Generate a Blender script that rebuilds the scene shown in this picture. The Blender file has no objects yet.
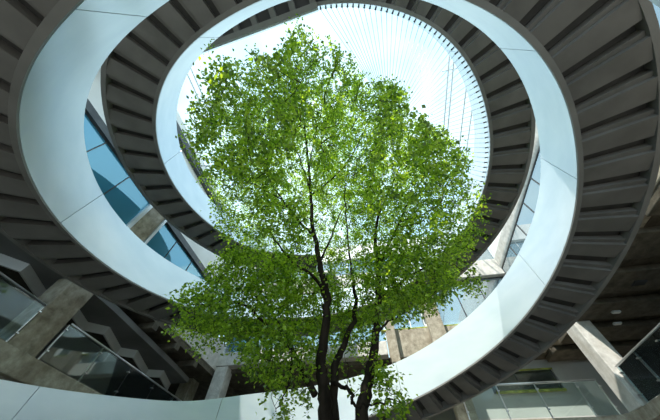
import bpy, math, random
import numpy as np
from mathutils import Matrix, Vector
random.seed(7); RNG = np.random.default_rng(11)
scene = bpy.context.scene
col = scene.collection

# ---------------------------------------------------------------- camera
F_PX, PITCH, ROLL = 246.79, 0.9571971, 0.0317603
cam_d = bpy.data.cameras.new('camera'); cam = bpy.data.objects.new('camera', cam_d); col.objects.link(cam)
cam_d.sensor_width = 36.0; cam_d.lens = 36.0 * F_PX / 660.0; cam_d.clip_end = 500
_fw = Vector((0, math.cos(PITCH), math.sin(PITCH))); _up = Vector((0, -math.sin(PITCH), math.cos(PITCH))); _rt = Vector((1, 0, 0))
_r2 = _rt * math.cos(ROLL) + _up * math.sin(ROLL); _u2 = -_rt * math.sin(ROLL) + _up * math.cos(ROLL)
cam.matrix_world = Matrix(((_r2.x, _u2.x, -_fw.x, 0), (_r2.y, _u2.y, -_fw.y, 0), (_r2.z, _u2.z, -_fw.z, 0), (0, 0, 0, 1)))
scene.camera = cam

# ---------------------------------------------------------------- sky, sun, exposure
world = bpy.data.worlds.new('world'); scene.world = world; world.use_nodes = True
wn = world.node_tree.nodes; wl = world.node_tree.links; wn.clear()
tc = wn.new('ShaderNodeTexCoord'); mp = wn.new('ShaderNodeMapping'); mp.inputs['Scale'].default_value = (1.6, 1.6, 2.2)
nz = wn.new('ShaderNodeTexNoise'); nz.inputs['Scale'].default_value = 1.7; nz.inputs['Detail'].default_value = 7; nz.inputs['Roughness'].default_value = 0.55
rp = wn.new('ShaderNodeValToRGB')
rp.color_ramp.elements[0].position = 0.36; rp.color_ramp.elements[0].color = (0.50, 0.78, 1.0, 1)
rp.color_ramp.elements[1].position = 0.60; rp.color_ramp.elements[1].color = (0.70, 0.93, 1.0, 1)
bg = wn.new('ShaderNodeBackground'); bg.inputs['Strength'].default_value = 1.6
wo = wn.new('ShaderNodeOutputWorld')
wl.new(tc.outputs['Generated'], mp.inputs['Vector']); wl.new(mp.outputs['Vector'], nz.inputs['Vector'])
wl.new(nz.outputs['Fac'], rp.inputs['Fac']); wl.new(rp.outputs['Color'], bg.inputs['Color']); wl.new(bg.outputs['Background'], wo.inputs['Surface'])
sun_d = bpy.data.lights.new('sun', 'SUN'); sun_d.energy = 7.5; sun_d.angle = math.radians(0.6); sun_d.color = (1.0, 0.95, 0.86)
sun = bpy.data.objects.new('sun', sun_d); col.objects.link(sun)
SUN_FROM = Vector((-0.42, -0.50, 0.90)).normalized()
sun.rotation_euler = SUN_FROM.to_track_quat('Z', 'Y').to_euler()
vs = scene.view_settings; vs.view_transform = 'Standard'; vs.look = 'None'; vs.exposure = 0.0; vs.gamma = 1.0; vs.use_curve_mapping = False

# ---------------------------------------------------------------- helpers
def tag(o, label=None, cat=None, group=None, kind=None):
    if label: o['label'] = label
    if cat: o['category'] = cat
    if group: o['group'] = group
    if kind: o['kind'] = kind
    return o
def empty(name, loc=(0, 0, 0)):
    o = bpy.data.objects.new(name, None); o.location = loc; o.empty_display_size = 0.2; col.objects.link(o); return o
def mesh_obj(name, verts, faces, mat, parent=None, smooth=False, origin=None):
    me = bpy.data.meshes.new(name)
    v = np.asarray(verts, float)
    if origin is None: origin = Vector((v[:, 0].mean(), v[:, 1].mean(), v[:, 2].min()))
    else: origin = Vector(origin)
    me.from_pydata((v - np.array(origin)).tolist(), [], [tuple(f) for f in faces])
    me.materials.append(mat); me.update()
    if smooth: me.polygons.foreach_set('use_smooth', [True] * len(me.polygons))
    o = bpy.data.objects.new(name, me); col.objects.link(o)
    if parent is not None:
        o.parent = parent
        o.location = origin - wloc(parent)
    else: o.location = origin
    return o
def wloc(o):
    l = Vector(o.location)
    while o.parent is not None: o = o.parent; l = l + Vector(o.location)
    return l
YAW = math.radians(12); CY, SY = math.cos(YAW), math.sin(YAW)
def W(u, v, z): return (u * CY + v * SY, -u * SY + v * CY, z)
BOXF = [(0, 3, 2, 1), (4, 5, 6, 7), (0, 1, 5, 4), (1, 2, 6, 5), (2, 3, 7, 6), (3, 0, 4, 7)]
def box(name, u0, u1, v0, v1, z0, z1, mat, parent=None):
    vs_ = [W(u0, v0, z0), W(u1, v0, z0), W(u1, v1, z0), W(u0, v1, z0), W(u0, v0, z1), W(u1, v0, z1), W(u1, v1, z1), W(u0, v1, z1)]
    return mesh_obj(name, vs_, BOXF, mat, parent)
def bevelled_box(name, u0, u1, v0, v1, z0, z1, mat, parent=None, b=0.03):
    o = box(name, u0, u1, v0, v1, z0, z1, mat, parent)
    m = o.modifiers.new('bevel', 'BEVEL'); m.width = b; m.segments = 2; m.limit_method = 'ANGLE'
    return o
def prism(name, poly, z0, z1, mat, parent=None):
    n = len(poly)
    v = [W(p[0], p[1], z0) for p in poly] + [W(p[0], p[1], z1) for p in poly]
    f = [tuple(reversed(range(n))), tuple(range(n, 2 * n))] + [(i, (i + 1) % n, n + (i + 1) % n, n + i) for i in range(n)]
    return mesh_obj(name, v, f, mat, parent)
def tube_geo(pts, rad, n=7):
    pts = np.asarray(pts, float); rad = np.asarray(rad, float); k = len(pts)
    t = np.gradient(pts, axis=0); t /= np.linalg.norm(t, axis=1)[:, None] + 1e-9
    a = np.where(np.abs(t[:, 2:3]) > 0.9, np.array([[1., 0, 0]]), np.array([[0, 0, 1.]]))
    a = np.repeat(a[:1], k, 0) if k < 4 else a
    n1 = np.cross(t, a); n1 /= np.linalg.norm(n1, axis=1)[:, None] + 1e-9
    for i in range(1, k):
        p = n1[i - 1] - t[i] * np.dot(n1[i - 1], t[i]); n1[i] = p / (np.linalg.norm(p) + 1e-9)
    n2 = np.cross(t, n1); an = np.arange(n) * 2 * math.pi / n
    v = pts[:, None, :] + rad[:, None, None] * (np.cos(an)[None, :, None] * n1[:, None, :] + np.sin(an)[None, :, None] * n2[:, None, :])
    v = v.reshape(-1, 3)
    f = [(i * n + j, i * n + (j + 1) % n, (i + 1) * n + (j + 1) % n, (i + 1) * n + j) for i in range(k - 1) for j in range(n)]
    f += [tuple(reversed(range(n))), tuple(range((k - 1) * n, k * n))]
    return v, f
def tube(name, pts, rad, mat, parent=None, n=7):
    if np.isscalar(rad): rad = [rad] * len(pts)
    v, f = tube_geo(pts, rad, n); return mesh_obj(name, v, f, mat, parent, smooth=True)

# ---------------------------------------------------------------- materials
def new_mat(name):
    m = bpy.data.materials.new(name); m.use_nodes = True; nt = m.node_tree
    return m, nt, nt.nodes, nt.links, nt.nodes['Principled BSDF']
def noise_mat(name, c1, c2, scale, rough=0.7, metal=0.0, bump=0.0, stretch=(1, 1, 1), spec=0.5, detail=6, lo=0.35, hi=0.65, bscale=None):
    m, nt, N, L, b = new_mat(name)
    t = N.new('ShaderNodeTexCoord'); mp = N.new('ShaderNodeMapping'); mp.inputs['Scale'].default_value = stretch
    geo = N.new('ShaderNodeNewGeometry'); L.new(geo.outputs['Position'], mp.inputs['Vector'])
    n = N.new('ShaderNodeTexNoise'); n.inputs['Scale'].default_value = scale; n.inputs['Detail'].default_value = detail
    L.new(mp.outputs['Vector'], n.inputs['Vector'])
    r = N.new('ShaderNodeValToRGB'); r.color_ramp.elements[0].position = lo; r.color_ramp.elements[1].position = hi
    r.color_ramp.elements[0].color = (*c1, 1); r.color_ramp.elements[1].color = (*c2, 1)
    L.new(n.outputs['Fac'], r.inputs['Fac']); L.new(r.outputs['Color'], b.inputs['Base Color'])
    b.inputs['Roughness'].default_value = rough; b.inputs['Metallic'].default_value = metal; b.inputs['Specular IOR Level'].default_value = spec
    if bump:
        n2 = N.new('ShaderNodeTexNoise'); n2.inputs['Scale'].default_value = bscale or scale * 8; n2.inputs['Detail'].default_value = 5
        L.new(mp.outputs['Vector'], n2.inputs['Vector'])
        bp = N.new('ShaderNodeBump'); bp.inputs['Strength'].default_value = bump; bp.inputs['Distance'].default_value = 0.03
        L.new(n2.outputs['Fac'], bp.inputs['Height']); L.new(bp.outputs['Normal'], b.inputs['Normal'])
    return m
def glass_mat(name, tint, refl_rough=0.02, clear=0.75, base=(0.05, 0.09, 0.12), ior=1.5, gloss=0.0, rcol=(0.9, 0.96, 1)):
    m, nt, N, L, b = new_mat(name); N.remove(b)
    out = N['Material Output']
    tr = N.new('ShaderNodeBsdfTransparent'); tr.inputs['Color'].default_value = (*tint, 1)
    df = N.new('ShaderNodeBsdfDiffuse'); df.inputs['Color'].default_value = (*base, 1)
    mx = N.new('ShaderNodeMixShader'); mx.inputs['Fac'].default_value = 1 - clear
    L.new(tr.outputs[0], mx.inputs[1]); L.new(df.outputs[0], mx.inputs[2])
    gl = N.new('ShaderNodeBsdfGlossy'); gl.inputs['Roughness'].default_value = refl_rough; gl.inputs['Color'].default_value = (*rcol, 1)
    fr = N.new('ShaderNodeFresnel'); fr.inputs['IOR'].default_value = ior
    ad = N.new('ShaderNodeMath'); ad.operation = 'ADD'; ad.use_clamp = True; ad.inputs[1].default_value = gloss
    L.new(fr.outputs[0], ad.inputs[0])
    m2 = N.new('ShaderNodeMixShader'); L.new(ad.outputs[0], m2.inputs['Fac']); L.new(mx.outputs[0], m2.inputs[1]); L.new(gl.outputs[0], m2.inputs[2])
    L.new(m2.outputs[0], out.inputs['Surface'])
    return m
def concrete_mat(name, c1, c2, stain, board=2.2):
    m, nt, N, L, b = new_mat(name); geo = N.new('ShaderNodeNewGeometry')
    def nz(sc, det, st=(1, 1, 1)):
        mp = N.new('ShaderNodeMapping'); mp.inputs['Scale'].default_value = st; L.new(geo.outputs['Position'], mp.inputs['Vector'])
        n = N.new('ShaderNodeTexNoise'); n.inputs['Scale'].default_value = sc; n.inputs['Detail'].default_value = det; n.inputs['Roughness'].default_value = 0.65; L.new(mp.outputs['Vector'], n.inputs['Vector']); return n
    a = nz(3.5, 10); r = N.new('ShaderNodeValToRGB'); r.color_ramp.elements[0].position = 0.33; r.color_ramp.elements[1].position = 0.68
    r.color_ramp.elements[0].color = (*c1, 1); r.color_ramp.elements[1].color = (*c2, 1); L.new(a.outputs['Fac'], r.inputs['Fac'])
    d = nz(0.9, 6, (1.6, 1.6, 0.5)); r2 = N.new('ShaderNodeValToRGB'); r2.color_ramp.elements[0].position = 0.50; r2.color_ramp.elements[1].position = 0.72
    r2.color_ramp.elements[0].color = (0, 0, 0, 1); r2.color_ramp.elements[1].color = (0.8, 0.8, 0.8, 1); L.new(d.outputs['Fac'], r2.inputs['Fac'])
    mx = N.new('ShaderNodeMix'); mx.data_type = 'RGBA'; L.new(r2.outputs['Color'], mx.inputs['Factor']); L.new(r.outputs['Color'], mx.inputs['A']); mx.inputs['B'].default_value = (*stain, 1)
    L.new(mx.outputs['Result'], b.inputs['Base Color']); b.inputs['Roughness'].default_value = 0.92; b.inputs['Specular IOR Level'].default_value = 0.25
    f = nz(14, 8); bp = N.new('ShaderNodeBump'); bp.inputs['Strength'].default_value = 0.5; bp.inputs['Distance'].default_value = 0.03
    L.new(f.outputs['Fac'], bp.inputs['Height']); L.new(bp.outputs['Normal'], b.inputs['Normal']); return m
M = {}
M['fascia'] = noise_mat('pale_metal_fascia', (0.62, 0.71, 0.785), (0.70, 0.78, 0.84), 0.9, rough=0.25, metal=0.35, bump=0.0, stretch=(1, 1, 2.5))
M['backing'] = noise_mat('joint_sealant', (0.30, 0.25, 0.16), (0.50, 0.46, 0.38), 3.0, rough=0.8)
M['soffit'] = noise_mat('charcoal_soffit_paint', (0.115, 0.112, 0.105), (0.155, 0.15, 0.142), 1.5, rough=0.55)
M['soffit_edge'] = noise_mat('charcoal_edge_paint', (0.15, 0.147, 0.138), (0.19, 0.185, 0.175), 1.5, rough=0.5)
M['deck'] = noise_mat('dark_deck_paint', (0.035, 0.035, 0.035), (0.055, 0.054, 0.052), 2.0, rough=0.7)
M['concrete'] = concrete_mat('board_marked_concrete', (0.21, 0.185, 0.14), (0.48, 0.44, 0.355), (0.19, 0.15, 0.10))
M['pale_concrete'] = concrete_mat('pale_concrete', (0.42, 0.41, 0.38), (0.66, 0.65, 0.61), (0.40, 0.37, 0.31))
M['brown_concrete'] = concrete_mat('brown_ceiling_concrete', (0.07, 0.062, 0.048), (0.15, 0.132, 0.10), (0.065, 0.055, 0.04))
M['white_wall'] = noise_mat('white_render', (0.70, 0.70, 0.67), (0.84, 0.84, 0.81), 0.6, rough=0.8, bump=0.1)
M['grey_wall'] = noise_mat('grey_render', (0.40, 0.405, 0.395), (0.48, 0.485, 0.475), 0.8, rough=0.8)
M['dark_ceiling'] = noise_mat('dark_grey_ceiling_paint', (0.14, 0.14, 0.137), (0.18, 0.18, 0.177), 1.0, rough=0.65)
M['bulkhead'] = noise_mat('grey_bulkhead_paint', (0.60, 0.60, 0.59), (0.68, 0.68, 0.67), 1.0, rough=0.6)
M['steel'] = noise_mat('stainless_steel', (0.55, 0.57, 0.58), (0.70, 0.72, 0.73), 4.0, rough=0.28, metal=0.9)
M['dark_steel'] = noise_mat('dark_steel_paint', (0.05, 0.052, 0.055), (0.085, 0.088, 0.09), 3.0, rough=0.4, metal=0.3)
M['white_frame'] = noise_mat('white_aluminium', (0.66, 0.70, 0.72), (0.78, 0.81, 0.82), 2.0, rough=0.4, metal=0.3)
M['cable'] = noise_mat('pale_cable', (0.55, 0.66, 0.70), (0.66, 0.76, 0.80), 5.0, rough=0.4, metal=0.4)
M['ground'] = noise_mat('grey_paving', (0.31, 0.30, 0.28), (0.40, 0.39, 0.36), 0.7, rough=0.85, bump=0.15)
M['moss'] = noise_mat('moss', (0.16, 0.20, 0.03), (0.42, 0.46, 0.08), 6.0, rough=0.95, bump=0.8)
M['soil'] = noise_mat('soil', (0.05, 0.035, 0.02), (0.10, 0.07, 0.045), 6.0, rough=1.0, bump=0.8)
M['bark'] = noise_mat('dark_bark', (0.010, 0.008, 0.006), (0.040, 0.030, 0.023), 7.0, rough=0.9, bump=0.9, stretch=(1, 1, 0.25), bscale=26, spec=0.08)
M['lamp_lens'] = noise_mat('lamp_lens', (0.75, 0.74, 0.70), (0.82, 0.81, 0.78), 3.0, rough=0.3)
M['rail_glass'] = glass_mat('balustrade_glass', (0.88, 0.95, 0.93), clear=0.97, base=(0.4, 0.5, 0.5), ior=1.45, gloss=0.0)
M['sky_tint_glass'] = glass_mat('sky_tinted_window_glass', (0.30, 0.62, 0.78), clear=0.45, base=(0.10, 0.42, 0.62), ior=1.6, gloss=0.22, rcol=(0.45, 0.76, 0.95))  # blue of the reflected sky is put into the pane and gloss colours
M['sky_glass'] = glass_mat('clear_window_glass', (0.55, 0.72, 0.78), clear=0.55, base=(0.20, 0.30, 0.34), ior=1.6, gloss=0.30)
def leaf_material():
    m, nt, N, L, b = new_mat('fresh_green_leaf'); N.remove(b); out = N['Material Output']
    g = N.new('ShaderNodeNewGeometry'); r = N.new('ShaderNodeValToRGB')
    r.color_ramp.elements[0].color = (0.05, 0.13, 0.010, 1); r.color_ramp.elements[1].color = (0.40, 0.56, 0.05, 1)
    e = r.color_ramp.elements.new(0.5); e.color = (0.20, 0.35, 0.02, 1)
    L.new(g.outputs['Random Per Island'], r.inputs['Fac'])
    d = N.new('ShaderNodeBsdfDiffuse'); L.new(r.outputs['Color'], d.inputs['Color'])
    t = N.new('ShaderNodeBsdfTranslucent'); mc = N.new('ShaderNodeMix'); mc.data_type = 'RGBA'; mc.blend_type = 'MULTIPLY'; mc.inputs['Factor'].default_value = 1.0
    mc.inputs['B'].default_value = (1.75, 1.65, 0.9, 1); L.new(r.outputs['Color'], mc.inputs['A']); L.new(mc.outputs['Result'], t.inputs['Color'])
    x = N.new('ShaderNodeMixShader'); x.inputs['Fac'].default_value = 0.6; L.new(d.outputs[0], x.inputs[1]); L.new(t.outputs[0], x.inputs[2])
    gl = N.new('ShaderNodeBsdfGlossy'); gl.inputs['Roughness'].default_value = 0.35
    y = N.new('ShaderNodeMixShader'); y.inputs['Fac'].default_value = 0.06; L.new(x.outputs[0], y.inputs[1]); L.new(gl.outputs[0], y.inputs[2])
    L.new(y.outputs[0], out.inputs['Surface']); return m
M['leaf'] = leaf_material()

# ---------------------------------------------------------------- the double spiral stair: plan and rise
S = 6.0; AX, AY = 0.2193, 4.9503
DR = 0.2423 * S; HB = 0.2096 * S; DROP = -0.0277 * S; RISE = 1.3422 * S
Z0 = {'lower': -0.2329 * S, 'upper': 0.4293 * S}
RK = np.array([0.946, 0.9277, 0.9169, 0.9201, 0.9407, 0.9722, 1.0019, 1.0059, 1.004, 1.009, 1.0037, 0.9858, 0.9738, 0.9724, 0.9885, 1.0313, 1.0671, 1.0854, 1.087, 1.0721, 1.052, 1.0366, 0.9987, 0.9692]) * S
GK = np.array([0.0023, -0.0095, -0.0218, -0.0174, -0.0129, 0.0027, 0.0277, 0.0303, 0.0237, -0.0027, -0.0226, -0.0109, 0.0004, 0.0116, 0.0219, 0.0047, -0.0041, -0.0073, -0.0066, -0.0108, -0.0085, -0.0179, 0.0149, 0.0125]) * S
def periodic(k, phi):
    n = len(k); u = phi / 360.0 * n; i = int(math.floor(u)); w = u - i
    a, b, c, d = k[(i - 1) % n], k[i % n], k[(i + 1) % n], k[(i + 2) % n]
    # uniform cubic B-spline: smooth plan curve
    return ((1 - w) ** 3 * a + (3 * w ** 3 - 6 * w * w + 4) * b + (-3 * w ** 3 + 3 * w * w + 3 * w + 1) * c + w ** 3 * d) / 6
def rin(phi): return periodic(RK, phi)
def zst(st, phi): return Z0[st] + RISE * phi / 360.0 + periodic(GK, phi)
def P(phi, r, z): t = math.radians(phi); return (AX + r * math.sin(t), AY + r * math.cos(t), z)
def sweep(name, st, p0, p1, section, mat, parent, step=2.5, level=None, smooth=False):
    n = max(1, int(math.ceil((p1 - p0) / step))); m = len(section); v = []; f = []
    for i in range(n + 1):
        ph = p0 + (p1 - p0) * i / n; r = rin(ph); z = zst(st, ph) if level is None else level
        for (dr, dz) in section: v.append(P(ph, r + dr, z + dz))
    for i in range(n):
        for j in range(m):
            f.append((i * m + j, (i + 1) * m + j, (i + 1) * m + (j + 1) % m, i * m + (j + 1) % m))
    f += [tuple(range(m)), tuple(reversed(range(n * m, (n + 1) * m)))]
    o = mesh_obj(name, v, f, mat, parent, smooth)
    if smooth: o.data.set_sharp_from_angle(angle=math.radians(30))
    return o
def build_stair(st, p0, p1, cuts, label, low_until=-999):
    root = empty('spiral_stair', P(p0, rin(p0), zst(st, p0))); tag(root, label, 'staircase')
    cuts = [p0] + list(cuts) + [p1]
    for a, b in zip(cuts[:-1], cuts[1:]):
        h = 0.30 if b <= low_until else HB
        sweep('fascia_panel', st, a + 0.07, b - 0.07, [(0, 0), (0, h), (0.05, h), (0.05, 0)], M['fascia'], root, 1.5, smooth=True)
    sweep('fascia_backing', st, max(p0, low_until), p1, [(0.035, 0.03), (0.035, HB - 0.02), (0.10, HB - 0.02), (0.10, 0.03)], M['backing'], root)
    sweep('inner_edge_beam', st, p0, p1, [(0.004, -0.04), (0.004, -0.004), (0.07, 0.02), (0.07, 0.35), (0.11, 0.35), (0.11, -0.04)], M['soffit_edge'], root)
    sweep('deck', st, p0, p1, [(0.10, 0.16), (0.10, 0.24), (DR - 0.08, 0.24 + DROP * 0.6), (DR - 0.08, 0.16 + DROP * 0.6)], M['deck'], root)
    sweep('outer_edge_beam', st, p0, p1, [(DR - 0.13, DROP - 0.0), (DR - 0.13, 0.30), (DR - 0.02, 0.30), (DR - 0.02, DROP + 0.06), (DR, DROP + 0.06), (DR, DROP)], M['soffit_edge'], root)
    d = 6.2; ph = math.ceil(p0 / d) * d
    while ph + d * 0.85 < p1:
        zl = zst(st, ph + d * 0.36); dz = DROP * 0.8
        # each tread: level underside hung under the deck, with a recessed riser strip behind it
        tr = sweep('tread', st, ph, ph + d * 0.58, [(0.11, -0.02), (0.11, 0.17), (DR - 0.13, 0.17 + dz * 0.6), (DR - 0.13, -0.02 + dz)], M['soffit'], root, 1.9, level=zl)
        sweep('riser', st, ph + d * 0.58, ph + d * 0.72, [(0.11, 0.065), (0.11, 0.17), (DR - 0.13, 0.17 + dz * 0.6), (DR - 0.13, 0.065 + dz)], M['soffit'], tr, 1.9, level=zl)
        ph += d
    return root
stair_lower = build_stair('lower', -12, 549, [43, 98, 130, 163, 211, 258.5, 307, 355, 403, 450, 500], 'pale metal spiral stair whose upper edge carries the fan of cables', 98)
stair_upper = build_stair('upper', -172, 352, [-125, -78, -36, 26, 84, 113, 143, 180, 217, 262, 307], 'pale metal spiral stair with tree leaves shadowing its curved side')

# straight top landing leaving the cable stair toward the left facade
LP0 = np.array((-0.62, -0.72, 10.86)); LD = np.array((-0.9547, 0.2974, 0.0)); LN = np.array((-0.2974, -0.9547, 0.0)); LLEN = 8.45
def lbox(name, s0, s1, n0, n1, z0, z1, mat, parent):
    c = lambda a, b, z: LP0 + LD * a + LN * b + np.array((0, 0, z))
    return mesh_obj(name, [c(s0, n0, z0), c(s0, n1, z0), c(s1, n1, z0), c(s1, n0, z0), c(s0, n0, z1), c(s0, n1, z1), c(s1, n1, z1), c(s1, n0, z1)], BOXF, mat, parent)
landing = empty('stair_landing', tuple(LP0)); tag(landing, 'straight charcoal landing bridge with square recesses at the end of the cable stair', 'landing')
lbox('fascia', 0, LLEN, 0, 0.05, -0.02, 0.50, M['fascia'], landing)
lbox('inner_edge_beam', 0, LLEN, 0.05, 0.22, -0.14, 0.30, M['soffit_edge'], landing)
lbox('outer_edge_beam', 0, LLEN, DR - 0.15, DR, -0.14, 0.30, M['soffit_edge'], landing)
lbox('deck', 0, LLEN, 0.22, DR - 0.15, 0.12, 0.24, M['deck'], landing)
for i in range(12): lbox('rib', 0.02 + i * 0.71, 0.22 + i * 0.71, 0.22, DR - 0.15, -0.12, 0.12, M['soffit'], landing)

# ---------------------------------------------------------------- building: floors, walls, ceilings
def struct(o): o['kind'] = 'structure'; return o
FL = -1.62
struct(box('floor', -30, 30, -14, 30, FL - 0.3, FL, M['ground']))
struct(box('floor_first_left', -16, -9.2, -8, 16.5, 2.6, 2.9, M['concrete']))
struct(box('floor_first_front', -9.2, 8.0, 12.4, 20, 2.6, 2.9, M['concrete']))
# front right gallery slab with a rounded inner corner
arc = [(2.0, 11.7)] + [(7.7 - 0.9 + 0.9 * math.sin(a), 11.7 - 0.9 + 0.9 * math.cos(a)) for a in np.linspace(0, math.pi / 2, 9)]
struct(prism('floor_first_right', [(2.0, 12.4)] + [(2.0, 11.7), (7.0, 11.7), (7.45, 11.55), (7.65, 11.2), (7.7, 10.8), (7.7, -4), (18, -4), (18, 12.4)], 2.6, 2.9, M['concrete']))
struct(box('wall_left_inner', -16.2, -16, -8, 16.5, FL, 14.2, M['grey_wall']))
struct(box('wall_front_inner', -16, 3.6, 17.4, 17.6, FL, 5.85, M['grey_wall']))
struct(box('wall_front_outer', 3.6, 16, 19.4, 19.6, FL, 14.2, M['white_wall']))
struct(box('wall_right_inner', 16, 16.2, -4, 18, FL, 14.2, M['grey_wall']))
struct(box('wall_left_upper', -9.6, -9.2, -8, 13.0, 9.5, 14.2, M['white_wall']))
struct(box('wall_right_upper', 8.2, 8.6, -4, 13.4, 11.35, 14.2, M['white_wall']))
struct(box('wall_front_upper', -9.2, 8.6, 13.4, 13.8, 12.8, 14.2, M['white_wall']))
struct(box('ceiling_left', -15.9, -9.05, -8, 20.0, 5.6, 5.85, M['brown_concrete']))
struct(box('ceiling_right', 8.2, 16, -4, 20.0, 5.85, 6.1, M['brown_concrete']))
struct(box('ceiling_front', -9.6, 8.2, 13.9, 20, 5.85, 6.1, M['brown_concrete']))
struct(box('ceiling_second_left', -15.9, -9.6, -8, 13.0, 9.5, 9.7, M['white_wall']))
struct(box('ceiling_second_front', -9.2, 8.2, 13.8, 18, 10.0, 10.2, M['white_wall']))
struct(box('ceiling_second_right', 8.6, 16, -4, 13.4, 10.2, 10.4, M['white_wall']))

def thing_box(name, label, cat, u0, u1, v0, v1, z0, z1, mat, group=None, b=0.03):
    o = bevelled_box(name, u0, u1, v0, v1, z0, z1, mat, None, b); return tag(o, label, cat, group)
# columns
thing_box('concrete_column', 'stained board-marked concrete column rising beside the zigzag grey bulkhead', 'column', -9.95, -9.2, 4.72, 5.53, FL, 9.5, M['concrete'])
thing_box('concrete_column', 'pale concrete column under the joint of two white beams', 'column', -8.95, -8.25, 13.42, 14.1, FL, 6.0, M['pale_concrete'])
thing_box('concrete_column', 'sunlit grey concrete column where the two glass balustrades meet', 'column', 7.65, 8.3, 10.85, 11.55, 2.9, 5.85, M['pale_concrete'])
thing_box('concrete_column', 'concrete column between the two sky-blue ribbon windows', 'column', 2.65, 3.4, 12.92, 13.38, FL, 10.1, M['concrete'])
thing_box('concrete_column', 'slim concrete column behind the right tree trunk', 'column', 0.50, 0.92, 12.98, 13.38, FL, 10.1, M['concrete'])
thing_box('concrete_column', 'dark concrete column in the recess behind the zigzag bulkhead end', 'column', -10.9, -10.2, 13.6, 14.3, FL, 5.6, M['concrete'])
# edge beams and parapets
thing_box('concrete_edge_beam', 'concrete floor edge beam under the glass balustrade beside the stained column', 'beam', -9.2, -9.0, -8, 13.0, 2.45, 2.96, M['concrete'])
thing_box('concrete_beam', 'brown concrete beam running below the floor edge by the stained column', 'beam', -9.95, -9.5, -8, 13.0, 1.9, 2.58, M['concrete'])
thing_box('white_concrete_beam', 'pale lit concrete beam running toward the corner column', 'beam', -9.6, -9.0, -8, 14.2, 5.85, 7.3, M['pale_concrete'])
thing_box('concrete_beam', 'pale concrete beam leading from the corner column behind the leaves', 'beam', -9.0, 0.4, 13.4, 13.9, 6.02, 6.72, M['pale_concrete'])
thing_box('concrete_parapet', 'stained concrete parapet below the sky-blue ribbon windows', 'parapet', 0.45, 7.72, 13.4, 13.9, 5.85, 7.25, M['concrete'])
thing_box('concrete_parapet', 'concrete parapet beam above the dark gallery ceiling', 'parapet', 7.75, 8.2, -4, 13.4, 5.85, 7.25, M['concrete'])
thing_box('concrete_beam', 'concrete beam over the ribbon windows behind the tree', 'beam', -9.2, 8.2, 13.3, 13.9, 10.1, 11.3, M['pale_concrete'])
thing_box('concrete_beam', 'beige concrete beam above the side glazing between the two stairs', 'beam', 8.0, 8.6, -4, 13.3, 10.5, 11.35, M['pale_concrete'])
thing_box('concrete_landing', 'pale concrete landing slab joining the upper stair to the wall behind the tree', 'landing', -3.7, -2.1, 12.0, 13.28, 10.5, 10.72, M['pale_concrete'])
o = thing_box('moss_strip', 'yellow green moss growing along the parapet top', 'moss', 0.2, 8.0, 13.42, 13.62, 7.25, 7.33, M['moss'], None, 0.02)
# gallery ceiling beams over the right balustrade
for i in range(8):
    v = 0.95 + i * 1.75
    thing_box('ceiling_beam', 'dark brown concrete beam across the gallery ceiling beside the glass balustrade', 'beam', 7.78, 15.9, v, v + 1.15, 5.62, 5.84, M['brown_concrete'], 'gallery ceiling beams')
for i in range(3):
    v = 8.2 + i * 1.7
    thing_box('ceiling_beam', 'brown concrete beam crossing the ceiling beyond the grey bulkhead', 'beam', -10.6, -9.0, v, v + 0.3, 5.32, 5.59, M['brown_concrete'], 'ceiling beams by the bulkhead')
for u, v, lb in ((9.35, 11.15, 'small white rectangular lamp on the gallery ceiling beside the sunlit column top'), (8.95, 10.3, 'small white rectangular lamp on the gallery ceiling close to the stair edge')):
    r = empty('ceiling_lamp', W(u, v, 5.55)); tag(r, lb, 'lamp')
    box('housing', u - 0.13, u + 0.13, v - 0.06, v + 0.06, 5.56, 5.62, M['white_frame'], r)
    box('lens', u - 0.11, u + 0.11, v - 0.045, v + 0.045, 5.545, 5.56, M['lamp_lens'], r)
r = empty('ceiling_vent', W(8.95, 8.6, 5.55)); tag(r, 'small black rectangular vent in the brown gallery ceiling', 'vent')
box('vent_frame', 8.77, 9.13, 8.48, 8.72, 5.575, 5.62, M['dark_steel'], r)
for i in range(4): box('slat', 8.79, 9.11, 8.50 + i * 0.055, 8.53 + i * 0.055, 5.56, 5.575, M['deck'], r)

# dark ceiling raft with its zigzag bulkhead
zz = [(-10.9, 3.2), (-10.25, 3.95), (-10.85, 5.2), (-10.25, 5.6), (-10.86, 7.1), (-10.25, 7.55), (-10.9, 9.1), (-10.32, 9.42), (-11.0, 11.2), (-10.3, 11.4), (-10.85, 12.9)]
zz = [(-10.85, 1.5), (-10.25, 2.0)] + zz
raft = empty('ceiling_raft', W(-10, 5, 5.1)); tag(raft, 'dark grey dropped ceiling with a zigzag bulkhead along its edge', 'ceiling panel')
prism('raft_panel', [(-9.35, -2), (-9.35, 6.6), (-9.7, 11.3), (-9.9, 12.9)] + list(reversed(zz)) + [(-10.85, -2)], 5.1, 5.3, M['dark_ceiling'], raft)
for (a, b) in zip(zz[:-1], zz[1:]):
    dx, dy = b[0] - a[0], b[1] - a[1]; l = math.hypot(dx, dy); nx, ny = dy / l * 0.06, -dx / l * 0.06
    prism('bulkhead_face', [a, b, (b[0] - nx, b[1] - ny), (a[0] - nx, a[1] - ny)], 4.80, 5.1, M['bulkhead'], raft)
struct(box('wall_left_recess', -13.2, -13.0, -8, 16, 2.9, 5.6, M['dark_ceiling']))

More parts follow.
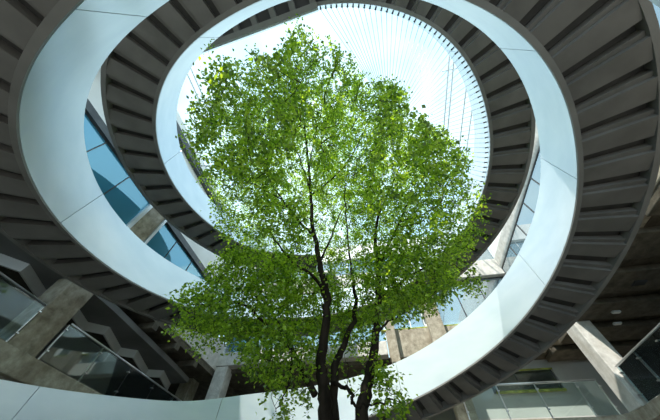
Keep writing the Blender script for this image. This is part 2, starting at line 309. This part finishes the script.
# ---------------------------------------------------------------- windows
def window(n, axis, pos, a0, a1, z0, z1, splits, glass, frame, depth=0.08, fw=0.05, trans=()):
    """glazed strip in a facade; axis 'u' = facade at constant u running along v"""
    def bx(nm, s0, s1, d0, d1, y0, y1, mat, par):
        if axis == 'u': return box(nm, d0, d1, s0, s1, y0, y1, mat, par)
        return box(nm, s0, s1, d0, d1, y0, y1, mat, par)
    mid = (a0 + a1) / 2
    r = empty('window_%d' % n, W(pos, mid, z0) if axis == 'u' else W(mid, pos, z0)); struct(r)
    cuts = [a0] + list(splits) + [a1]
    for a, b in zip(cuts[:-1], cuts[1:]):
        zc = [z0 + fw] + list(trans) + [z1 - fw]
        for zl, zh in zip(zc[:-1], zc[1:]):
            bx('pane', a + fw / 2 + 0.003, b - fw / 2 - 0.003, pos - 0.012, pos + 0.012, zl + 0.003, zh - 0.003, glass, r)
    for s in cuts: bx('mullion', s - fw / 2, s + fw / 2, pos - depth / 2, pos + depth / 2, z0 + fw, z1 - fw, frame, r)
    for t in trans: bx('transom', a0, a1, pos - 0.02, pos + 0.02, t - 0.015, t + 0.015, frame, r)
    bx('sill', a0, a1, pos - depth / 2, pos + depth / 2, z0, z0 + fw, frame, r)
    bx('head', a0, a1, pos - depth / 2, pos + depth / 2, z1 - fw, z1, frame, r)
    return r
window(1, 'u', -9.30, -6.0, 4.68, 7.3, 9.18, (-4.2, -2.7, -1.2, 0.25, 1.7, 3.16), M['sky_tint_glass'], M['dark_steel'], fw=0.035)
window(2, 'u', -9.30, 5.58, 13.0, 7.3, 9.18, (6.87, 8.35, 9.85, 11.4), M['sky_tint_glass'], M['dark_steel'], fw=0.035)
window(3, 'v', 13.6, -8.9, 0.4, 6.72, 10.1, (-6.6, -5.0, -3.2, -1.4), M['sky_glass'], M['white_frame'])
window(4, 'v', 13.6, 1.0, 2.6, 7.34, 10.1, (1.85,), M['sky_glass'], M['white_frame'])
window(5, 'v', 13.6, 3.45, 8.0, 7.34, 10.1, (4.9, 6.3), M['sky_glass'], M['dark_steel'])
window(6, 'u', 8.06, -4, 13.3, 7.3, 10.5, (-2, 0, 2, 4, 5.6, 7.0, 8.4, 9.8, 11.4), M['sky_glass'], M['dark_steel'], fw=0.04)
window(7, 'v', 13.6, -9.2, 8.2, 11.3, 12.8, (-6.5, -4, -1.5, 1, 3.5, 6), M['sky_glass'], M['white_frame'])
# frames round the left windows
struct(box('trim_1', -9.34, -9.16, -8, 4.7, 9.18, 9.50, M['dark_steel']))
struct(box('trim_2', -9.34, -9.16, 5.55, 13.0, 9.18, 9.50, M['dark_steel']))
struct(box('trim_5', -9.19, -8.95, -8, 13.0, 12.9, 13.35, M['dark_steel']))
struct(box('trim_3', -9.30, -9.14, 4.55, 4.70, 7.3, 9.5, M['white_frame']))
struct(box('trim_4', -9.30, -9.14, 5.55, 5.66, 7.3, 9.5, M['white_frame']))
# rear gallery wall with a bright opening (front right)
RW = 14.6
struct(box('wall_front_left_part', 3.0, 4.9, RW, RW + 0.2, 2.9, 5.85, M['grey_wall']))
struct(box('wall_front_right_part', 7.9, 13.0, RW, RW + 0.2, 2.9, 5.85, M['grey_wall']))
struct(box('wall_front_lower_part', 4.9, 7.9, RW, RW + 0.2, 2.9, 4.55, M['grey_wall']))
struct(box('wall_front_lintel', 4.9, 7.9, RW, RW + 0.2, 5.5, 5.85, M['grey_wall']))
window(8, 'v', RW + 0.1, 4.95, 7.85, 4.6, 5.5, (6.2,), M['rail_glass'], M['dark_steel'], fw=0.05, trans=())
thing_box('moss_strip', 'yellow green moss on the sill of the small gallery window', 'moss', 5.0, 7.9, RW - 0.14, RW - 0.02, 4.52, 4.62, M['moss'], None, 0.02)
thing_box('moss_strip', 'yellow green moss along the lintel of the small gallery window', 'moss', 5.0, 7.9, RW - 0.10, RW - 0.02, 5.40, 5.46, M['moss'], None, 0.02)

# ---------------------------------------------------------------- glass balustrades
def balustrade(label, axis, pos, cuts, z0, h, inward):
    def bx(nm, s0, s1, d0, d1, y0, y1, mat, par):
        if axis == 'u': return box(nm, d0, d1, s0, s1, y0, y1, mat, par)
        return box(nm, s0, s1, d0, d1, y0, y1, mat, par)
    mid = (cuts[0] + cuts[-1]) / 2
    r = empty('glass_balustrade', W(pos, mid, z0) if axis == 'u' else W(mid, pos, z0)); tag(r, label, 'balustrade')
    for a, b in zip(cuts[:-1], cuts[1:]):
        bx('pane', a + 0.02, b - 0.02, pos - 0.008, pos + 0.008, z0 + 0.05, z0 + h - 0.04, M['rail_glass'], r)
    for s in cuts:
        p = bx('post', s - 0.018, s + 0.018, pos + inward * 0.05 - 0.02, pos + inward * 0.05 + 0.02, z0, z0 + h - 0.03, M['steel'], r)
        for zz_ in (0.25, 0.85):
            bx('clamp', s - 0.04, s + 0.04, pos - 0.03, pos + 0.03, z0 + zz_, z0 + zz_ + 0.03, M['steel'], p)
    e0 = W(pos, cuts[0], z0 + h) if axis == 'u' else W(cuts[0], pos, z0 + h); e1 = W(pos, cuts[-1], z0 + h) if axis == 'u' else W(cuts[-1], pos, z0 + h)
    tube('handrail', [e0, ((e0[0] + e1[0]) / 2, (e0[1] + e1[1]) / 2, e0[2]), e1], 0.028, M['steel'], r, 10)
    return r
balustrade('glass balustrade with steel rail in front of the zigzag bulkhead, past the stained column', 'u', -9.12, [5.6 + 1.45 * i for i in range(6)], 2.96, 1.05, -1)
balustrade('glass balustrade ending against the stained column, on its camera side', 'u', -9.12, [-2.6 + 1.45 * i for i in range(6)], 2.96, 1.05, -1)
balustrade('glass balustrade along the gallery edge in front of the small mossy window', 'v', 11.78, [2.8, 4.14, 5.48, 6.82, 7.55], 2.9, 1.06, 1)
balustrade('glass balustrade under the dark brown ceiling beams', 'u', 7.78, [3.35 + 1.057 * i for i in range(8)], 2.9, 1.06, 1)

# ---------------------------------------------------------------- roof rods and cable fan
beam_r = empty('roof_frame', W(0, -5, 14.2)); tag(beam_r, 'slim steel rods crossing the sky between the roof edges', 'roof frame')
tube('cross_beam', [W(-9.4, -5, 14.3), W(0, -5, 14.3), W(8.4, -5, 14.3)], 0.1, M['white_frame'], beam_r)
for u in (-7.75, -7.45, 5.32, 5.55, 6.3, 6.75):
    tube('rod', [W(u, -5, 14.25), W(u, 4, 14.25), W(u, 13.6, 14.25)], 0.035, M['white_frame'], beam_r)
for u0, u1, v in ((-7.75, -7.45, 2.6), (5.32, 5.55, 2.4)):
    tube('spacer', [W(u0 - 0.3, v, 14.25), W((u0 + u1) / 2, v, 14.25), W(u1 + 0.3, v, 14.25)], 0.025, M['white_frame'], beam_r)
HUB = np.array((2.06, 2.15, 10.2)); HUB2 = np.array((2.62, 4.05, 9.9))
fan = empty('cable_fan', tuple(HUB)); tag(fan, 'fan of thin cables stretched from dark pegs on the stair edge', 'cables')
NC = 56
for k in range(NC):
    ph = 447 + k * 1.83
    z = zst('lower', ph) + 0.13; r = rin(ph)
    a = np.array(P(ph, r - 0.005, z)); b = np.array(P(ph, r - 0.10, z + 0.01)); h = HUB2 + (HUB - HUB2) * k / (NC - 1)
    tube('peg', [a, (a + b) / 2, b], [0.026, 0.026, 0.038], M['dark_steel'], fan, 6)
    tube('cable', [b, (b + h) / 2, h], 0.008, M['cable'], fan, 4)
tube('hub_bar', [HUB, (HUB + HUB2) / 2, HUB2], 0.04, M['dark_steel'], fan, 10)

# ---------------------------------------------------------------- the tree
_cp, _sp, _cr, _sr = math.cos(PITCH), math.sin(PITCH), math.cos(ROLL), math.sin(ROLL)
def proj(p):
    p = np.asarray(p, float); cx = p[..., 0]; cz = p[..., 1] * _cp + p[..., 2] * _sp; cy = -p[..., 1] * _sp + p[..., 2] * _cp
    x, y = cx / cz, cy / cz; return 330 + F_PX * (_cr * x + _sr * y), 210 - F_PX * (-_sr * x + _cr * y)
def ray(px, py):
    x = (px - 330) / F_PX; y = -(py - 210) / F_PX; x, y = _cr * x - _sr * y, _sr * x + _cr * y
    return np.array((x, _cp - y * _sp, _sp + y * _cp))
def atY(px, py, Y): d = ray(px, py); return d * (Y / d[1])
def atZ(px, py, Z): d = ray(px, py); return d * (Z / d[2])
def smooth_path(pts, rad, k=6):
    pts = np.asarray(pts, float); out = []; rr = []
    n = len(pts)
    for i in range(n - 1):
        p0, p1, p2, p3 = pts[max(i - 1, 0)], pts[i], pts[i + 1], pts[min(i + 2, n - 1)]
        for j in range(k):
            t = j / k
            out.append(0.5 * ((2 * p1) + (-p0 + p2) * t + (2 * p0 - 5 * p1 + 4 * p2 - p3) * t * t + (-p0 + 3 * p1 - 3 * p2 + p3) * t ** 3)); rr.append(rad[i] * (1 - t) + rad[i + 1] * t)
    out.append(pts[-1]); rr.append(rad[-1]); return np.array(out), np.array(rr)
tree = empty('tree', (0.0, 4.1, FL)); tag(tree, 'slender multi-stemmed tree with bright green leaves filling the stairwell', 'tree')
skel = []
def limb(name, pts, rad):
    p, r = smooth_path(pts, rad)
    p = p + RNG.normal(0, 0.012, p.shape) * (np.arange(len(p)) > 2)[:, None]
    tube(name, p, r, M['bark'], tree, 9); skel.append(p[len(p) // 4:]); return p
Y0 = 4.1
limb('trunk', [(0.0, 4.1, FL), (-0.02, 4.1, 0), atY(325, 420, 4.1), atY(323, 385, 4.1), atY(321, 357, 4.1), atY(327, 300, 4.05), atY(320, 265, 4.0), atY(312, 223, 3.85), atZ(311, 195, 6.1), atZ(307, 150, 7.3), atZ(302, 110, 8.1), atZ(297, 75, 8.7), atZ(292, 50, 9.0)],
     [0.14, 0.11, 0.095, 0.088, 0.08, 0.068, 0.06, 0.05, 0.042, 0.03, 0.02, 0.012, 0.006])
limb('trunk', [(0.12, 4.15, FL), (0.1, 4.2, 0), atY(333, 420, 4.2), atY(335, 367, 4.25), atY(345, 343, 4.3), atY(355, 310, 4.4), atY(352, 275, 4.5), atY(348, 240, 4.5), atZ(345, 190, 6.5), atZ(350, 150, 7.5)],
     [0.10, 0.085, 0.07, 0.06, 0.05, 0.04, 0.03, 0.022, 0.014, 0.007])
limb('trunk', [(0.42, 4.0, FL), (0.46, 4.0, 0), atY(362, 420, 4.0), atY(369, 380, 4.0), atY(375, 340, 4.0), atY(379, 300, 3.95), atY(378, 267, 3.9), atY(376, 225, 3.7), atZ(390, 190, 6.0), atZ(401, 165, 6.8), atZ(412, 135, 7.5)],
     [0.12, 0.10, 0.088, 0.078, 0.066, 0.055, 0.046, 0.034, 0.024, 0.015, 0.007])
B = [
 ([atY(315, 395, 4.1), atY(303, 372, 4.2), atY(292, 352, 4.3), atY(280, 325, 4.4), atY(262, 300, 4.5), atY(245, 290, 4.5)], [0.05, 0.042, 0.035, 0.027, 0.018, 0.008]),
 ([atY(290, 350, 4.3), atY(265, 325, 4.1), atY(247, 307, 4.0), atY(225, 300, 3.9), atY(195, 305, 3.8)], [0.032, 0.025, 0.018, 0.012, 0.006]),
 ([atY(333, 383, 4.1), atY(345, 388, 3.9), atY(352, 393, 3.8), atY(356, 405, 3.7), atY(372, 405, 3.6), atY(395, 400, 3.6)], [0.03, 0.025, 0.022, 0.018, 0.012, 0.006]),
 ([atY(326, 300, 4.05), atY(312, 275, 4.0), atY(295, 265, 4.0), atY(275, 240, 3.9), atY(262, 215, 3.7)], [0.04, 0.032, 0.026, 0.018, 0.008]),
 ([atY(313, 235, 3.9), atY(300, 222, 3.7), atY(283, 200, 3.4), atZ(270, 180, 5.9), atZ(262, 150, 6.6)], [0.035, 0.028, 0.022, 0.015, 0.007]),
 ([atY(283, 200, 3.4), atZ(255, 185, 5.3), atZ(230, 175, 5.6), atZ(210, 165, 5.8)], [0.02, 0.014, 0.01, 0.005]),
 ([atZ(311, 195, 6.1), atZ(325, 185, 6.4), atZ(345, 165, 6.9), atZ(360, 140, 7.4), atZ(372, 115, 7.8)], [0.028, 0.022, 0.017, 0.012, 0.006]),
 ([atZ(310, 190, 6.2), atZ(302, 165, 6.8), atZ(290, 135, 7.3), atZ(270, 100, 7.8), atZ(255, 75, 8.0)], [0.026, 0.02, 0.015, 0.01, 0.005]),
 ([atZ(309, 165, 6.9), atZ(315, 140, 7.5), atZ(322, 105, 8.0), atZ(322, 70, 8.5)], [0.022, 0.016, 0.011, 0.005]),
 ([atZ(290, 135, 7.3), atZ(262, 125, 7.4), atZ(235, 110, 7.4), atZ(215, 90, 7.3)], [0.014, 0.011, 0.008, 0.004]),
 ([atY(378, 270, 3.9), atY(388, 245, 3.8), atY(400, 222, 3.7), atY(410, 200, 3.6), atZ(425, 175, 6.2), atZ(440, 160, 6.6)], [0.04, 0.032, 0.025, 0.018, 0.012, 0.006]),
 ([atY(400, 222, 3.7), atY(420, 215, 3.6), atY(442, 205, 3.4), atZ(462, 200, 4.9), atZ(478, 198, 5.2)], [0.022, 0.018, 0.013, 0.008, 0.004]),
 ([atY(379, 300, 3.95), atY(398, 285, 3.9), atY(420, 270, 3.8), atY(445, 262, 3.7), atY(470, 275, 3.6)], [0.032, 0.026, 0.018, 0.011, 0.005]),
 ([atY(376, 335, 4.0), atY(383, 326, 3.85), atY(395, 318, 3.8), atY(410, 312, 3.7)], [0.03, 0.018, 0.012, 0.005]),
 ([atY(320, 262, 4.0), atY(330, 240, 4.2), atY(340, 215, 4.3), atY(352, 195, 4.4)], [0.03, 0.022, 0.016, 0.008]),
 ([atY(292, 352, 4.3), atY(290, 380, 4.0), atY(282, 400, 3.9), atY(274, 412, 3.8)], [0.02, 0.012, 0.008, 0.004]),
]
for pts, rad in B: limb('branch', pts, rad)
skel_pts = np.concatenate(skel)

POLY = np.array([(168, 332), (176, 318), (172, 300), (190, 283), (205, 268), (222, 262), (222, 235), (214, 205), (205, 185), (195, 160), (184, 140), (183, 128), (196, 118), (186, 103), (202, 92), (194, 76), (206, 62), (203, 48), (216, 44), (226, 56), (238, 66),
  (248, 50), (262, 50), (270, 58), (283, 40), (288, 28), (299, 25), (312, 32), (326, 34), (334, 44), (345, 58), (356, 60), (362, 74), (380, 82), (398, 84), (405, 96), (412, 112), (432, 124), (448, 134), (464, 150), (470, 165), (460, 178), (474, 186), (489, 198), (488, 222), (478, 240), (464, 250),
  (462, 258), (474, 270), (482, 288), (478, 296), (462, 290), (448, 296), (438, 306), (430, 316), (412, 312), (404, 326), (392, 318), (376, 322), (372, 360), (388, 372), (402, 376), (408, 390), (406, 420), (370, 425), (352, 420), (345, 395), (322, 405),
  (285, 425), (264, 420), (262, 398), (270, 385), (248, 378), (238, 362), (244, 350), (225, 346), (205, 350), (198, 362), (188, 352), (196, 340)], float)
def inside(px, py):
    r = np.zeros(px.shape, bool); n = len(POLY); j = n - 1
    for i in range(n):
        xi, yi = POLY[i]; xj, yj = POLY[j]
        c = ((yi > py) != (yj > py)) & (px < (xj - xi) * (py - yi) / (yj - yi + 1e-12) + xi); r ^= c; j = i
    return r
ELL = [((0.1, 2.9, 6.1), (4.7, 4.0, 3.4)), ((-0.5, 3.6, 4.2), (3.3, 1.5, 1.6)), ((1.4, 3.6, 4.3), (2.8, 1.4, 1.7)), ((-1.9, 4.0, 2.75), (1.5, 0.9, 0.9)), ((1.6, 3.7, 3.0), (1.5, 0.7, 0.9)), ((0.8, 3.7, 1.5), (0.75, 0.4, 0.5)), ((-0.75, 3.9, 1.7), (0.6, 0.4, 0.75)), ((0.0, 4.6, 3.0), (2.0, 0.9, 1.0))]
def in_crown(p):
    r = np.zeros(len(p), bool)
    for c, a in ELL: r |= (((p - np.array(c)) / np.array(a)) ** 2).sum(1) < 1
    return r
cand = RNG.uniform((-4.3, -0.6, 0.9), (4.6, 6.6, 9.5), (90000, 3)); cand = cand[in_crown(cand)]
px, py = proj(cand); ok = inside(px, py) & (np.linalg.norm(cand, axis=1) > 3.6) & (cand[:, 1] > -0.35); cand = cand[ok]
waves = [(RNG.normal(0, 1, 3) * 3.2, RNG.uniform(0, 6.28)) for _ in range(14)]
cand = cand[sum(np.sin(cand @ w + q) for w, q in waves) > 0.4 - 1.3 * (cand[:, 2] > 6.6) - 1.4 * (cand[:, 2] < 4.2) - 2.0 * (cand[:, 2] < 2.6)]
low = []
for c, a in ELL[3:]:
    q = RNG.uniform(-1, 1, (2500, 3)); q = q[(q ** 2).sum(1) < 1] * np.array(a) + np.array(c); low.append(q)
low = np.concatenate(low); RNG.shuffle(low); qx, qy = proj(low); low = low[inside(qx, qy)]
MIND, NCL, NLEAF = 0.23, 1800, 168000
arr = np.zeros((NCL + 400, 3)); k = 0
for src, md, lim in ((low, 0.21, 340), (cand, MIND, NCL)):
    for c in src:
        if k >= lim: break
        if k and np.linalg.norm(arr[:k] - c, axis=1).min() < md: continue
        arr[k] = c; k += 1
cl = arr[:k]
# twigs from the nearest limb to every spray of leaves
tv, tf, off = [], [], 0
base_of = np.zeros_like(cl)
d0 = np.array([np.linalg.norm(skel_pts - c, axis=1).min() for c in cl]); order = np.argsort(d0)
nodes = np.concatenate([skel_pts, np.zeros_like(cl)]); cnt = len(skel_pts)
for i in order:
    c = cl[i]; d = np.linalg.norm(nodes[:cnt] - c, axis=1); d[len(skel_pts):] *= 1.15
    b = nodes[d.argmin()]; base_of[i] = b; nodes[cnt] = c; cnt += 1
    L0 = np.linalg.norm(c - b); w = 0.0045 + 0.004 * min(L0, 1.0)
    m = (b + c) / 2 + RNG.normal(0, 0.10 * L0, 3); m2 = b * 0.75 + c * 0.25 + RNG.normal(0, 0.05 * L0, 3)
    v, f = tube_geo([b, m2, m, c], [w, w * 0.9, w * 0.7, 0.003], 4)
    tv.append(v); tf += [tuple(j + off for j in q) for q in f]; off += len(v)
tw = mesh_obj('twigs', np.concatenate(tv), tf, M['bark'], tree); tw['kind'] = 'stuff'
# leaves
n_leaf = NLEAF
NS = 5                                   # sprigs on every spray
ns = len(cl) * NS; sc = np.repeat(np.arange(len(cl)), NS)
so = cl[sc] - base_of[sc]; so /= np.linalg.norm(so, axis=1)[:, None] + 1e-6
sdir = so * 0.7 + RNG.normal(0, 1, (ns, 3)) * np.array((0.9, 0.9, 0.45)); sdir /= np.linalg.norm(sdir, axis=1)[:, None]
slen = RNG.uniform(0.22, 0.50, ns); sbase = cl[sc] + RNG.normal(0, 0.05, (ns, 3))
si = RNG.integers(0, ns, n_leaf); tt = RNG.uniform(0.15, 1.05, n_leaf)
pos = sbase[si] + sdir[si] * (slen[si] * tt)[:, None] + RNG.normal(0, 0.038, (n_leaf, 3)); pos[:, 2] -= 0.10 * tt ** 2
px, py = proj(pos); jx, jy = RNG.normal(0, 5.0, (2, n_leaf)); near_stem = (pos[:, 1] < 4.2) & (pos[:, 2] < 5.4) & (pos[:, 0] > np.where(pos[:, 2] < 2.0, -0.15, -0.55)) & (pos[:, 0] < 0.66) & (RNG.uniform(0, 1, n_leaf) < 0.93)   # the stems are bare on their near side
pos = pos[(np.linalg.norm(pos, axis=1) > 3.2) & ~near_stem & inside(px + jx, py + jy)]; n = len(pos)
fwd = RNG.normal(0, 1, (n, 3)); fwd[:, 2] = fwd[:, 2] * 0.35 - 0.35; fwd /= np.linalg.norm(fwd, axis=1)[:, None]
nrm = RNG.normal(0, 0.5, (n, 3)); nrm[:, 2] += 1.0; nrm -= fwd * (nrm * fwd).sum(1)[:, None]; nrm /= np.linalg.norm(nrm, axis=1)[:, None]
sd = np.cross(fwd, nrm); L_ = RNG.uniform(0.042, 0.078, n)[:, None]; Wd = L_ * RNG.uniform(0.28, 0.40, n)[:, None]
v0 = pos; v1 = pos + fwd * L_ * 0.45 + sd * Wd + nrm * L_ * 0.10; v2 = pos + fwd * L_ * 0.45 - sd * Wd + nrm * L_ * 0.10; v3 = pos + fwd * L_ - nrm * L_ * 0.12; v4 = pos + fwd * L_ * 0.5
V = np.stack([v0, v1, v2, v3, v4], 1).reshape(-1, 3)
tri = np.array([(0, 4, 1), (1, 4, 3), (0, 2, 4), (2, 3, 4)]); Fc = (np.arange(n)[:, None, None] * 5 + tri[None]).reshape(-1, 3)
me = bpy.data.meshes.new('leaves'); og = np.array((0.0, 4.1, FL))
me.vertices.add(len(V)); me.vertices.foreach_set('co', (V - og).astype(np.float32).ravel())
me.loops.add(Fc.size); me.loops.foreach_set('vertex_index', Fc.astype(np.int32).ravel())
me.polygons.add(len(Fc)); me.polygons.foreach_set('loop_start', np.arange(0, Fc.size, 3, dtype=np.int32)); me.polygons.foreach_set('loop_total', np.full(len(Fc), 3, np.int32))
me.update(calc_edges=True); me.validate(); me.materials.append(M['leaf'])
lv = bpy.data.objects.new('leaves', me); col.objects.link(lv); lv.parent = tree; lv['kind'] = 'stuff'
# planting bed round the stems
bed = empty('planting_bed', (0.1, 4.1, FL)); tag(bed, 'low round planting bed at the foot of the tree', 'planter')
def ring(name, r0, r1, z0, z1, mat, par, n=40):
    v = []; f = []
    for i in range(n):
        a = 2 * math.pi * i / n
        for (r, z) in ((r0, z0), (r1, z0), (r1, z1), (r0, z1)): v.append((0.1 + r * math.cos(a), 4.1 + r * math.sin(a), z))
    for i in range(n):
        j = (i + 1) % n
        for k in range(4): f.append((i * 4 + k, j * 4 + k, j * 4 + (k + 1) % 4, i * 4 + (k + 1) % 4))
    return mesh_obj(name, v, f, mat, par)
ring('kerb', 1.35, 1.5, FL, FL + 0.25, M['pale_concrete'], bed)
ring('soil', 0.02, 1.35, FL, FL + 0.15, M['soil'], bed)
